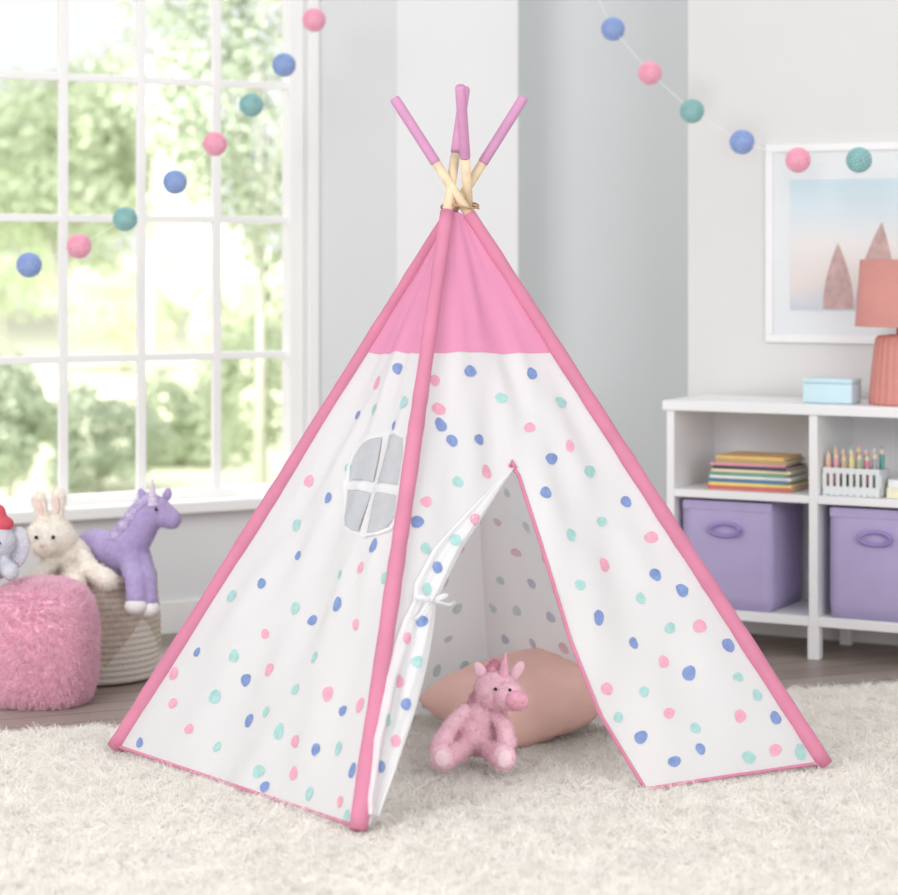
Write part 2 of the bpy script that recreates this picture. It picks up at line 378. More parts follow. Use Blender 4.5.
# window panel
V, Fc, Mi = [], [], []
grid(V, Fc, Mi, lambda u, v: P_LF.P(u, .004+v*(tcol(P_LF, u)-.004)), 60, 70)
for x, y, c in dots_LF:
    p = P_LF.px(x, y); s_, t_ = P_LF.st(p)
    if .03 < s_ < .96 and .012 < t_ < .735: disc(V, Fc, Mi, P_LF, p, random.uniform(.0120, .0175), c, .0018)
make_panel(V, Fc, Mi, 'polka dot panel with small window')
# door panel
CL = [(515,465),(490,503),(465,543),(448,575),(434,602),(431,625),(422,670),(409,718),(391,770),(366,835)]
CR = [(515,465),(541,545),(570,640),(600,715),(632,768),(652,800)]
def cx(curve, y): return float(np.interp(y, [p[1] for p in curve], [p[0] for p in curve]))
sa, ta = P_FR.pst(515, 465)
def bsolve(curve, t):
    lo, hi = 0., 1.
    for _ in range(36):
        m = (lo+hi)/2; x, y = proj(P_FR.P(m, t))
        if x < cx(curve, y): lo = m
        else: hi = m
    return lo
NB = 36
rowsL = [bsolve(CL, .004+(ta-.004)*j/NB) for j in range(NB)]+[sa]
rowsR = [bsolve(CR, .004+(ta-.004)*j/NB) for j in range(NB)]+[sa]
def sl(v): return float(np.interp(v*NB, range(NB+1), rowsL))
def sr(v): return float(np.interp(v*NB, range(NB+1), rowsR))
V, Fc, Mi = [], [], []
tl = lambda v: .004+(ta-.004)*v
grid(V, Fc, Mi, lambda u, v: P_FR.P(u*sl(v), tl(v)), 12, NB)
grid(V, Fc, Mi, lambda u, v: P_FR.P(sr(v)+u*(1-sr(v)), tl(v)), 36, NB)
def up(s, v): return P_FR.P(s, ta+v*(tcol(P_FR, s)-ta))
grid(V, Fc, Mi, lambda u, v: up(u*sa, v), 12, 18)
grid(V, Fc, Mi, lambda u, v: up(sa+u*(1-sa), v), 36, 18)
for x, y, c in dots_FR:
    p = P_FR.px(x, y); s_, t_ = P_FR.st(p)
    if not (.04 < s_ < .97 and .012 < t_ < .735): continue
    if t_ < ta:
        v = (t_-.004)/(ta-.004)
        if sl(v)-.012 < s_ < sr(v)+.018: continue
    disc(V, Fc, Mi, P_FR, p, random.uniform(.0125, .0178), c, .0018)
make_panel(V, Fc, Mi, 'polka dot panel with door opening')
for pan in (P_RB, P_BL):
    V, Fc, Mi = [], [], []
    grid(V, Fc, Mi, lambda u, v: pan.P(u, .004+v*(tcol(pan, u)-.004)), 30, 36)
    for j in range(12):
        t_ = .03+j*.06
        m_ = max(1, int(1.25*(1-t_)/.11))
        for i in range(m_):
            s_ = (i+.5+(.25 if j % 2 else -.25)+random.uniform(-.12, .12))/m_
            if not .04 < s_ < .96: continue
            p = pan.A*(1-s_)*(1-t_)+pan.B_*s_*(1-t_)+pan.C*t_; c = random.choice('pbt'); r = random.uniform(.0125, .017)
            disc(V, Fc, Mi, pan, p, r, c, -.0018)
    make_panel(V, Fc, Mi, 'rear panel with pale dots showing through', 'fdot_')
# pink yoke
V, Fc, Mi = [], [], []
for pan in (P_LF, P_FR, P_RB, P_BL):
    grid(V, Fc, Mi, lambda u, v: pan.P(u, tcol(pan, u)-.004+v*(TT-tcol(pan, u)+.004), .0012), 20, 16)
me = bpy.data.meshes.new('yoke'); me.from_pydata(V, [], Fc); o = link('yoke', me, M['pink_yoke'], tent); o['label'] = 'pink canvas top'
# poles and sleeves
for i in 'LFRB':
    bm = B(); ts = [k/40*TT for k in range(41)]
    tube(bm, [pole(i, t)-troot_loc for t in ts], [.0212*(1-.18*t)+random.uniform(-.0012, .0012) for t in ts], 12)
    o = part('pole_sleeve', bm, M['pink'], tent); o['label'] = 'pink canvas pole sleeve'
    bm = B(); tube(bm, [pole(i, t)-troot_loc for t in (TT-.02, 1.0, 1.06)], .0120, 14); pl = part('pole', bm, M['wood'], tent); pl['label'] = 'natural wooden pole'
    bm = B(); e = tsolve(i, {'L': 97, 'R': 98, 'F': 88, 'B': 86}[i]); s0 = tsolve(i, {'L': 163, 'R': 163, 'F': 152, 'B': 158}[i])
    tube(bm, [pole(i, t)-troot_loc for t in (s0, s0+.003, (s0+e)/2, e-.003, e)], [.0122, .0132, .0132, .0132, .011], 14); o = part('pole_tip', bm, M['tip'], pl); o['label'] = 'mauve painted pole tip'
bm = B(); pts = []
cc = (pole('L', .968)+pole('R', .968)+pole('F', .968)+pole('B', .968))/4-troot_loc
for k in range(40):
    a = k/40*2*math.pi*1.4; pts.append(cc+Vector((.046*math.cos(a), .045*math.sin(a), -.004+k/40*.01+.006*math.sin(a*2))))
tube(bm, pts, .0028, 6); part('lashing_cord', bm, M['rope'], tent)
# hems / piping
bm = B(); tube(bm, [P_LF.P(k/40, .004, .001)-troot_loc for k in range(41)], .0042, 8); part('hem_piping', bm, M['pink'], tent)
bm = B(); tube(bm, [P_FR.P(sr(0)+(1-sr(0))*k/30, .004, .001)-troot_loc for k in range(31)], .0042, 8); part('hem_piping', bm, M['pink'], tent)
bm = B(); tube(bm, [P_FR.P(sr(k/NB), tl(k/NB), .001)-troot_loc for k in range(NB+1)], .0046, 8)
tube(bm, [P_FR.P(sa-.008, ta, .003)-troot_loc, P_FR.P(sa, ta+.008, .003)-troot_loc, P_FR.P(sa+.01, ta-.004, .003)-troot_loc], .006, 8)
part('door_piping', bm, M['pink'], tent)
# tied back flap: gathered cloth folded over the left edge of the opening
def fw_(y): return float(np.interp(y, [465, 500, 550, 585, 602, 620, 680, 740, 800, 830], [2, 15, 31, 32, 24, 32, 44, 40, 22, 6]))
def foff(x, y):
    u = (cx(CL, y)+3-x)/max(fw_(y), 1)
    amp = float(np.interp(y, [465, 520, 585, 602, 625, 700, 830], [.002, .008, .013, .008, .012, .017, .014]))
    return .004+amp*(1.1+.75*math.sin(u*8.5+y*.010)+.3*math.sin(u*17-y*.015))*max(0, math.sin(math.pi*min(1, max(0, .08+u*.9))))**.6
def flapP(x, y, e=0): return P_FR.P(*P_FR.pst(x, y), foff(x, y)+e)
V, Fc, Mi = [], [], []
def fl(u, v):
    y = 466+v*350; return flapP(cx(CL, y)+3-u*fw_(y), y)
grid(V, Fc, Mi, fl, 30, 80)
for x, y, c in [(437,568,'b'),(420,622,'b'),(405,640,'p'),(414,664,'t'),(398,682,'p'),(403,706,'b'),(385,722,'t'),(393,742,'p'),(456,540,'t'),(378,768,'b'),(475,520,'p'),(426,590,'t')]:
    o = len(V); n = 14; V.append(flapP(x, y, .003)-troot_loc)
    for k in range(n): V.append(flapP(x+4.6*math.cos(2*math.pi*k/n), y+6.2*math.sin(2*math.pi*k/n), .003)-troot_loc)
    for k in range(n): Fc.append((o, o+1+k, o+1+(k+1) % n)); Mi.append(DM[c])
make_panel(V, Fc, Mi, 'polka dot door flap gathered and tied back', 'dot_', 'door_flap')
bm = B()
def onFR(lst, off=.03): return [P_FR.P(*P_FR.pst(x, y), off)-troot_loc for x, y in lst]
c_ = onFR([(427, 602)])[0]
for (x, y, rt) in ((418, 601, 14), (437, 600, -18)):
    ell(bm, onFR([(x, y)], .032)[0], (.019, .005, .007), (0, rt, 25))
ell(bm, c_, (.007, .007, .007))
tube(bm, onFR([(427,602),(436,605),(446,607),(453,603)]), [.003, .0034, .0036, .0036], 8)
tube(bm, onFR([(427,602),(421,610),(416,617),(411,622)]), [.003, .0034, .0036, .0036], 8)
part('door_tie', bm, M['canvas'], tent)
# window in the tent: four grey mesh panes split by a wide white cross
panes = [[(346,477),(348,466),(353,453),(360,444),(369,439),(381,436),(371,479)], [(390,435),(400,435),(409,438),(409,452),(404,484),(380.5,481)],
         [(343,488),(370,491),(360,531),(351,529),(344,524),(340,514)], [(379,492),(403,495),(399,516),(393,526),(384,532),(370,533)]]
def onLF(x, y, off): return P_LF.P(*P_LF.pst(x, y), off)-troot_loc
def quadstrip(bm, pts, hw, off):
    fine = []
    for (x0, y0), (x1, y1) in zip(pts, pts[1:]):
        for k in range(4): fine.append((x0+(x1-x0)*k/4, y0+(y1-y0)*k/4))
    fine.append(pts[-1]); pts = fine; vs = []
    for k, (x, y) in enumerate(pts):
        x1, y1 = pts[min(k+1, len(pts)-1)]; x0, y0 = pts[max(k-1, 0)]
        L = math.hypot(x1-x0, y1-y0); nx, ny = -(y1-y0)/L*hw, (x1-x0)/L*hw
        vs.append((bm.verts.new(onLF(x+nx, y+ny, off)), bm.verts.new(onLF(x-nx, y-ny, off))))
    for k in range(len(vs)-1): bm.faces.new((vs[k][0], vs[k+1][0], vs[k+1][1], vs[k][1]))
bm = B()
quadstrip(bm, [(387-2.0*k, 431+10.6*k) for k in range(11)], 3.8, .0070)
quadstrip(bm, [(340+6.9*k, 483+.9*k) for k in range(11)], 3.8, .0074)
outl = [(344,480),(346,465.5),(351.5,451),(359,442.5),(368.5,437),(382,433.5),(402,432.6),(411,437),(411,453),(405.5,485),(401,517),(395,528),(384.5,534),(368,535.3),(350.5,531),(342,525.5),(338,515),(341.5,487),(344,480)]
quadstrip(bm, outl, 1.5, .0066)
win = part('window_frame', bm, M['canvas'], tent); win['label'] = 'white fabric window border with wide cross bars'
for pl in panes:
    bm = B(); mx_, my_ = sum(p[0] for p in pl)/len(pl), sum(p[1] for p in pl)/len(pl)
    dense = []
    for i in range(len(pl)):
        x0, y0 = pl[i]; x1, y1 = pl[(i+1) % len(pl)]
        for k in range(4): dense.append((x0+(x1-x0)*k/4, y0+(y1-y0)*k/4))
    rows = []
    for f in (1.0, .8, .6, .4, .2): rows.append([bm.verts.new(onLF(mx_+(x-mx_)*f, my_+(y-my_)*f, .0055)) for x, y in dense])
    cv = bm.verts.new(onLF(mx_, my_, .0055)); k_ = len(dense)
    for r0, r1 in zip(rows, rows[1:]):
        for i in range(k_): bm.faces.new((r0[i], r0[(i+1) % k_], r1[(i+1) % k_], r1[i]))
    for i in range(k_): bm.faces.new((rows[-1][i], rows[-1][(i+1) % k_], cv))
    part('window_pane', bm, M['screen'], win)

# ---------------------------------------------------------------- cushion and pink plush in the tent
def pillow(bm, w, t, n=44):
    g = {}
    for sgn in (1, -1):
        for j in range(n+1):
            for i in range(n+1):
                u, v = 2*i/n-1, 2*j/n-1
                edge = i in (0, n) or j in (0, n)
                if edge and (i, j, 1) in g: g[(i, j, -1)] = g[(i, j, 1)]; continue
                rc = .14*max(0, (u-v)/2)*abs(u*v)
                x = u*w/2*(1-.07*(1-v*v)*abs(u)-rc); y = v*w/2*(1-.07*(1-u*u)*abs(v)-rc)
                z = sgn*t/2*max(0, (1-abs(u)**3.6)*(1-abs(v)**3.6))**.44
                r2 = max(abs(u), abs(v))
                z *= (1+.05*math.sin(9*u+3*v)*abs(u*v)+.03*math.sin(4*u-5*v)+.05*r2**3*math.sin(14*math.atan2(v, u)))*(1+.10*(u-v)/2)
                g[(i, j, sgn)] = bm.verts.new((x, y, z))
        for j in range(n):
            for i in range(n):
                q = [g[(i, j, sgn)], g[(i+1, j, sgn)], g[(i+1, j+1, sgn)], g[(i, j+1, sgn)]]
                bm.faces.new(q if sgn > 0 else q[::-1])
pl_ = at(519, 709, 6.0)
bm = B(); pillow(bm, .385, .18); o = part('cushion', bm, M['pillow']); o.location = (pl_.x, pl_.y, .115)
o.rotation_euler = (Matrix.Rotation(R(-6), 3, 'Y') @ Matrix.Rotation(R(9), 3, 'X') @ Matrix.Rotation(R(32), 3, 'Z')).to_euler()
tag(o, 'puffy coral pink cushion lying inside the tent behind the small plush', 'cushion')

def local(ox, oy, k): return lambda x, y, dy=0.0: Vector(((x-ox)/k, dy, (oy-y)/k))
d0 = 5.60; k0 = F_PX/d0
oo = at(475, 757, d0); q = local(475, 757, k0)
up_ = thing('plush_unicorn', Vector((oo.x, d0, oo.z)), 'small pink plush unicorn sitting in the tent doorway against the coral cushion', 'plush toy')
bm = B()
ell(bm, q(477, 733, .015), (.054, .052, .058)); ell(bm, q(482, 715, .008), (.042, .041, .048)); ell(bm, q(496, 689, -.012), (.052, .050, .049)); ell(bm, q(508, 692, -.045), (.037, .04, .034))
cap(bm, q(465, 711, -.005), q(450, 725, -.03), .018, .020, 7); cap(bm, q(450, 725, -.03), q(440, 743, -.045), .020, .025, 7)
cap(bm, q(495, 712, -.015), q(504, 722, -.045), .018, .019, 7); cap(bm, q(504, 722, -.045), q(506, 737, -.065), .019, .023, 6)
cap(bm, q(466, 746, -.005), q(445, 749, -.115), .025, .022); ell(bm, q(442, 745, -.135), (.027, .016, .031), (0, -12, 0))
cap(bm, q(487, 746, -.005), q(500, 749, -.12), .025, .022); ell(bm, q(503, 745, -.14), (.027, .016, .031), (0, 10, 0))
o = blob('body', bm, M['uni_pink'], up_, .0035, 2); fluff(o, 16000, .0065, .0011, M['uni_pink'], .4)
for x, rt, dy in ((442, -12, -.149), (503, 10, -.154)):
    bm = B(); ell(bm, q(x, 745, dy), (.018, .008, .022), (0, rt, 0)); o = part('foot_pad', bm, M['uni_pad'], up_); o['label'] = 'pale pink foot pad'
bm = B(); ell(bm, q(516, 694, -.078), (.029, .027, .023), (0, 15, 0)); o = blob('muzzle', bm, M['uni_pink_dark'], up_, .004, 2); fluff(o, 1800, .004, .0009, M['uni_pink_dark'], .2)
for x in (-1, 1):
    bm = B(); ell(bm, q(518+x*3.5, 694, -.1050), .0022, u=8, v=6); part('nostril', bm, M['lamp'], up_)
for x, y, rt in ((481, 671, -30), (517, 670, 30)):
    bm = B(); ell(bm, q(x, y, -.012), (.014, .009, .027), (0, rt, 0)); part('ear', bm, M['uni_pink'], up_)
bm = B(); lathe(bm, [(.0125, -.008), (.0115, .008), (.0098, .015), (.009, .022), (.0068, .03), (.005, .038), (.0008, .054)], 14); o = part('horn', bm, M['uni_pink_dark'], up_); o.location = q(503, 671, -.03); o.rotation_euler = (R(10), R(6), 0)
bm = B()
for k in range(12): ell(bm, q(495-k*1.8, 667+k*3.4, .004+random.uniform(-.016, .012)), (.015, .020, .014), (0, random.uniform(-40, 40), 0))
o = blob('mane', bm, M['uni_pink_dark'], up_, .0045, 1); fluff(o, 3000, .011, .0013, M['uni_pink_dark'])
for x, dy in ((495, -.066), (509, -.077)):
    bm = B(); ell(bm, q(x, 684, dy), .0042, u=10, v=8); part('eye', bm, M['black'], up_)

# ---------------------------------------------------------------- pouf, basket and toys at the window
pfx = (42-CX)*6.53/F_PX
pouf = thing('fur_pouf', (pfx, 6.53, 0), 'fluffy pink faux fur pouf standing on the floor beside the woven basket', 'pouf')
PR, PHT = .149, .33
prof = [(.0, .004), (PR*.72, .004), (PR*.88, .025), (PR*.98, .075), (PR*1.02, .16), (PR*.99, .235), (PR*.91, .288), (PR*.74, .322), (PR*.45, .338), (.001, .342)]
bm = B(); lathe(bm, prof, 40, None, 2.6); part('body', bm, mat('pink_fur_base', (248, 203, 220), .9, .03, 18), pouf)
NF = 110000; th = rng.uniform(0, 2*math.pi, NF)
pz = np.array([p[1] for p in prof[1:]]); pr_ = np.array([p[0] for p in prof[1:]])
seg = np.hypot(np.diff(pz), np.diff(pr_)); cum = np.concatenate([[0], np.cumsum(seg)]); arc = rng.uniform(0, cum[-1], NF)
z = np.interp(arc, cum, pz); rr0 = np.interp(arc, cum, pr_)
sc = (np.abs(np.cos(th))**2.6+np.abs(np.sin(th))**2.6)**(-1/2.6); rr = rr0*sc
idx = np.clip(np.searchsorted(cum, arc)-1, 0, len(seg)-1); nr = np.diff(pz)[idx]/seg[idx]; nz = -np.diff(pr_)[idx]/seg[idx]
roots = np.stack([rr*np.cos(th), rr*np.sin(th), z], 1)
nrm = np.stack([np.cos(th)*nr, np.sin(th)*nr, nz], 1)
ncl = 5000; cth = rng.normal(0, .28, (ncl, 3)); cp = roots[rng.choice(NF, ncl)]
near = np.empty(NF, int)
for s0 in range(0, NF, 2000): near[s0:s0+2000] = np.argmin(((roots[s0:s0+2000, None]-cp[None])**2).sum(2), 1)
cl = cth[near]+(cp[near]-roots)*10
bend = rng.normal(0, .25, (NF, 3))+cl*.5; bend[:, 2] -= .3*np.abs(nr)
tag(strands('fur', roots, nrm+cl+rng.normal(0, .24, (NF, 3)), rng.uniform(.008, .014, NF), .0012, bend, M['pouf'], pouf), kind='stuff')

bk = thing('woven_basket', ((95-CX)*6.93/F_PX, 6.93, 0), 'wide round woven rope basket holding plush toys, behind the pink pouf', 'basket')
bm = B(); BRD, BH = .192, .315; nc = 17; prof = [(.0, .004), (BRD*.9, .004)]
for c in range(nc):
    for a in range(5):
        f = (c+a/5)/nc; bulge = BRD*(.95+.06*math.sin(math.pi*min(1, f*1.15)))
        prof.append((bulge+.005*math.sin(math.pi*a/5), .006+f*(BH-.006)))
prof += [(BRD*.97, BH), (BRD*.92, BH-.004), (BRD*.91, BH-.05), (BRD*.89, .02), (0, .015)]
lathe(bm, prof, 56); part('body', bm, M['basket'], bk)
bm = B(); lathe(bm, [(0, .02), (BRD*.86, .02), (BRD*.88, .15), (BRD*.82, .225), (BRD*.5, .245), (0, .25)], 32); o = part('liner', bm, M['rug_back'], bk); o['label'] = 'cream cloth filling'

# bunny
d0 = 6.84; k0 = F_PX/d0; oo = at(66, 582, d0); q = local(68, 582, k0)
bn = thing('plush_bunny', (oo.x, d0, oo.z), 'cream plush bunny with upright ears sitting in the basket next to the purple unicorn', 'plush toy')
bm = B(); ell(bm, q(69, 562, .01), (.070, .06, .078)); ell(bm, q(54, 536, -.02), (.072, .06, .06)); ell(bm, q(50, 544, -.070), (.037, .03, .028))
cap(bm, q(46, 521, -.01), q(41, 498, 0), .017, .022); cap(bm, q(60, 519, -.01), q(61, 495, 0), .017, .022)
cap(bm, q(86, 556, -.03), q(96, 564, -.10), .025, .026); cap(bm, q(96, 564, -.10), q(115, 574, -.12), .026, .029); cap(bm, q(56, 560, -.05), q(46, 574, -.12), .025, .028)
cap(bm, q(76, 570, -.05), q(84, 576, -.135), .028, .03)
o = blob('body', bm, M['bunny'], bn, .005, 3); fluff(o, 16000, .009, .0013, M['bunny'], .35)
for x0, x1, y0, y1 in ((46, 41, 515, 499), (60, 61, 512, 496)):
    bm = B(); ell(bm, q((x0+x1)/2, (y0+y1)/2, -.024), (.008, .007, .028), (0, -3 if x0 > 50 else -16, 0)); part('ear_lining', bm, M['bunny_in'], bn)
for x in (43, 60):
    bm = B(); ell(bm, q(x, 534, -.082), .0058, u=10, v=8); part('eye', bm, M['black'], bn)
bm = B(); ell(bm, q(50, 541, -.104), (.008, .006, .006), u=10, v=8); part('nose', bm, M['bunny_in'], bn)

# purple unicorn
d0 = 6.92; k0 = F_PX/d0; oo = at(112, 590, d0); q = local(112, 590, k0)
pu = thing('plush_unicorn', (oo.x, d0, oo.z), 'purple plush unicorn with white hooves perched on the rim of the woven basket', 'plush toy')
bm = B()
ell(bm, q(95, 552, .035), (.072, .060, .066)); ell(bm, q(109, 553, .02), (.074, .064, .066)); ell(bm, q(123, 553, 0), (.068, .064, .068)); cap(bm, q(130, 545, -.01), q(148, 517, -.02), .058, .046); ell(bm, q(155, 510, -.02), (.052, .044, .047))
cap(bm, q(161, 512, -.022), q(173, 518, -.03), .040, .030)
cap(bm, q(132, 558, -.04), q(143, 575, -.16), .036, .032); cap(bm, q(143, 575, -.16), q(145, 590, -.195), .032, .030, 6)
cap(bm, q(140, 558, -.0), q(152, 574, -.13), .036, .032); cap(bm, q(152, 574, -.13), q(155, 593, -.17), .032, .030, 6)
o = blob('body', bm, M['purple'], pu, .006, 4); fluff(o, 10000, .004, .0012, M['purple'], .2)
for x, y, dy in ((145, 596, -.20), (156, 600, -.175)):
    bm = B(); ell(bm, q(x, y, dy), (.034, .034, .026)); part('hoof', bm, M['hoof'], pu)
for x, y, dy, rt in ((144, 494, -.04, -22), (167, 495, -.0, 18)):
    bm = B(); ell(bm, q(x, y, dy), (.013, .01, .022), (0, rt, 0)); part('ear', bm, M['purple'], pu)
bm = B()
prof = []
for k in range(25):
    f = k/24; prof.append(((.0165*(1-f)+.0008)*(1+.10*math.sin(k*1.57)), -.012+.088*f))
lathe(bm, prof, 14); o = part('horn', bm, M['horn'], pu); o.location = q(155, 500, -.05); o.rotation_euler = (0, R(-2), 0)
bm = B()
for k in range(13): ell(bm, q(148-k*2.9, 498+k*3.8, -.015+random.uniform(-.02, .014)), (.024, .024, .02))
o = blob('mane', bm, M['purple_mane'], pu, .005, 2); fluff(o, 3000, .010, .0014, M['purple_mane'])
bm = B(); ell(bm, q(159, 507, -.067), .0052, u=10, v=8); part('eye', bm, M['black'], pu)

# grey plush
d0 = 6.52; k0 = F_PX/d0; oo = at(2, 580, d0); q = local(13, 580, k0)
gp = thing('plush_elephant', (oo.x, d0, .357), 'grey plush toy with a red cap on the pouf, beside the cream bunny', 'plush toy')
bm = B(); ell(bm, q(4, 566, .01), (.06, .055, .05)); ell(bm, q(7, 544, -.02), (.062, .055, .054)); cap(bm, q(5, 550, -.07), q(3, 570, -.09), .022, .016); cap(bm, q(16, 566, -.03), q(26, 571, -.07), .024, .026)
cap(bm, q(-8, 566, -.03), q(-12, 571, -.07), .024, .026); blob('body', bm, M['greyplush'], gp, .006, 4)
for x, rt in ((27, 12), (-14, -12)):
    bm = B(); ell(bm, q(x, 551, 0), (.038, .012, .062), (0, rt, 0)); part('ear', bm, M['greyplush'], gp)
bm = B(); ell(bm, q(9, 526, -.02), (.050, .04, .026)); ell(bm, q(8, 516, -.02), (.03, .028, .03)); blob('cap', bm, M['red'], gp, .005, 3)
for x in (0, 15):
    bm = B(); ell(bm, q(x, 543, -.072), .005, u=10, v=8); part('eye', bm, M['black'], gp)

# ---------------------------------------------------------------- storage shelf
SM = Vector((1.141, 7.21, 0)); SROT = -TH
def S(L, qd, z=0.0): v = SM+EX*L+EY*qd; v.z = z; return v
sh = thing('storage_shelf', SM, 'white two-by-two cube storage shelf on legs against the right wall', 'shelf', None, SROT)
XL, XR, SD, ST = -.495, .50, .36, .80
bm = B(); box2(bm, (XL-.012, -.008, ST-.032), (XR+.012, SD, ST), .003); part('top', bm, M['shelf_white'], sh, False)
for x0, x1 in ((XL, XL+.026), (XR-.026, XR)):
    bm = B(); box2(bm, (x0, 0, .1), (x1, SD, ST-.032), .002); part('side_panel', bm, M['shelf_white'], sh, False)
bm = B(); box2(bm, (-.014, .0, .1), (.014, SD-.01, ST-.032), .002); part('divider', bm, M['shelf_white'], sh, False)
for z0, z1, nm in ((.49, .515, 'shelf_board'), (.105, .135, 'bottom_board')):
    for x0, x1 in ((XL+.026, -.014), (.014, XR-.026)):
        bm = B(); box2(bm, (x0, .002, z0), (x1, SD-.01, z1), .002); part(nm, bm, M['shelf_white'], sh, False)
bm = B(); box2(bm, (XL+.01, SD-.01, .1), (XR-.01, SD, ST-.03)); part('back_panel', bm, M['shelf_white'], sh, False)
for x in (XL+.018, 0, XR-.018):
    for y in (.02, SD-.025):
        bm = B(); box2(bm, (x-.019, y-.019, 0), (x+.019, y+.019, .105), .003); part('leg', bm, M['shelf_white'], sh, False)
def storage_bin(L, label):
    t = thing('storage_bin', S(L, .02, .136), label, 'storage bin', 'lavender fabric bins in the lower cubes', SROT)
    bm = B(); w, d, h = .30, .29, .345; n = 10
    def ringpts(z, ins, bul):
        pts = []
        for (ax, ay, bx_, by) in ((-1, 0, 1, 0), (1, 0, 1, 1), (1, 1, -1, 1), (-1, 1, -1, 0)):
            for k in range(n):
                f = k/n; x = (ax+(bx_-ax)*f)*(w/2-ins); y = (ay+(by-ay)*f)*(d-2*ins)+ins
                e = bul*math.sin(math.pi*f)
                if ax == bx_: x += e*ax
                else: y += e*(-1 if ay == 0 else 1)
                pts.append(bm.verts.new((x, y, z)))
        return pts
    R_ = []
    for k in range(9):
        f = k/8; R_.append(ringpts(f*h, .004 if k in (0, 8) else 0, .006*math.sin(math.pi*f)))
    R_.append(ringpts(h, .008, 0)); R_.append(ringpts(.01, .01, 0))
    for i in range(len(R_)-1):
        for k in range(4*n): bm.faces.new((R_[i][k], R_[i][(k+1) % (4*n)], R_[i+1][(k+1) % (4*n)], R_[i+1][k]))
    bm.faces.new(R_[0][::-1]); bm.faces.new(R_[-1])
    part('body', bm, M['bin'], t)
    bm = B(); tube(bm, [Vector((.052*math.cos(a), -.016-.006*math.cos(2*a), .255+.02*math.sin(a))) for a in [2*math.pi*k/28 for k in range(29)]], .0065, 8, False); part('handle', bm, M['bin_handle'], t)
    bm = B(); box2(bm, (-w/2-.001, -.0022, h-.03), (w/2+.001, .003, h-.002), .001); part('rim_band', bm, M['bin'], t, False)
storage_bin(-.295, 'lavender fabric bin with strap handle below the stack of books')
storage_bin(.20, 'lavender fabric bin with strap handle below the pencil box, cut by the right edge')
def book(L, qd, z, w, d, h, rgb, label, group, rz=0):
    t = thing('book', S(L, qd, z), label, 'book', group, SROT+rz)
    m = mat('cover_'+label.split()[0], rgb, .5, .06, 40)
    bm = B(); box2(bm, (-w/2, 0, 0), (w/2, d, .0018)); box2(bm, (-w/2, 0, h-.0018), (w/2, d, h)); box2(bm, (-w/2, -.001, 0), (w/2, .003, h), .0006); part('cover', bm, m, t, False)
    bm = B(); box2(bm, (-w/2+.004, .003, .0018), (w/2-.004, d-.004, h-.0018)); part('pages', bm, M['page'], t, False)
zz = .5155
BK = 'picture books stacked in the left cube'
for w, d, h, rgb, lb, dx, rz in [
    (.285, .21, .013, (212, 112, 106), 'red book, bottom one of the book stack in the left cube', 0, 0),
    (.28, .21, .010, (242, 218, 124), 'yellow book lying on the red book at the stack bottom', .004, .02),
    (.27, .20, .012, (92, 132, 168), 'blue book between the yellow and the white book', -.006, -.02),
    (.275, .20, .009, (240, 240, 236), 'white book directly on top of the blue book', .004, .01),
    (.26, .20, .011, (120, 170, 148), 'green book in the middle of the book stack', -.006, -.03),
    (.265, .19, .009, (242, 226, 190), 'cream book directly on top of the green book', .006, .03),
    (.25, .19, .011, (84, 78, 92), 'charcoal book between the cream and the pink book', .002, -.02),
    (.25, .19, .009, (232, 160, 178), 'pink book directly on top of the charcoal book', -.004, .04),
    (.24, .19, .011, (196, 170, 118), 'tan book second from the top of the stack', .008, .02),
    (.23, .18, .011, (240, 196, 124), 'orange book lying on top of the book stack', .002, -.02)]:
    book(-.232+dx, .05, zz, w, d, h, rgb, lb, BK, rz); zz += h+.0004
zz = .5155
for w, d, h, rgb, lb in ((.2, .17, .03, (244, 238, 206), 'cream thick book lying flat beside the pencil box'), (.19, .16, .026, (240, 241, 242), 'white book lying on the cream one beside the pencil box')):
    book(.322, .05, zz, w, d, h, rgb, lb, 'pale books in the right cube'); zz += h+.0004
cb = thing('pencil_box', S(.115, .03, .5155), 'white slatted open box packed with pastel pencils on the right cube shelf', 'pencil box', None, SROT)
bm = B(); hw = .095
box2(bm, (-hw, 0, 0), (hw, .085, .006)); box2(bm, (-hw, .08, 0), (hw, .085, .085)); box2(bm, (-hw, 0, 0), (-hw+.005, .085, .085)); box2(bm, (hw-.005, 0, 0), (hw, .085, .085))
box2(bm, (-hw, 0, 0), (hw, .004, .03)); box2(bm, (-hw, 0, .07), (hw, .004, .088))
for k in range(9): box2(bm, (-hw+.002+k*.0213, -.001, 0), (-hw+.014+k*.0213, .003, .08), .001)
part('body', bm, mat('box_white', (228, 231, 232), .7, .02, 40), cb, False)
CRN = [('peach', (240, 196, 172)), ('mint', (164, 214, 200)), ('pink', (240, 174, 190)), ('lilac', (192, 180, 222)), ('tan', (216, 188, 160)), ('aqua', (154, 200, 212)),
       ('yellow', (240, 224, 160)), ('coral', (236, 150, 136)), ('sage', (176, 196, 164)), ('sky blue', (160, 188, 228)), ('rose', (222, 140, 160)), ('white', (240, 238, 236)), ('grey', (176, 176, 182)), ('teal', (116, 176, 170))]
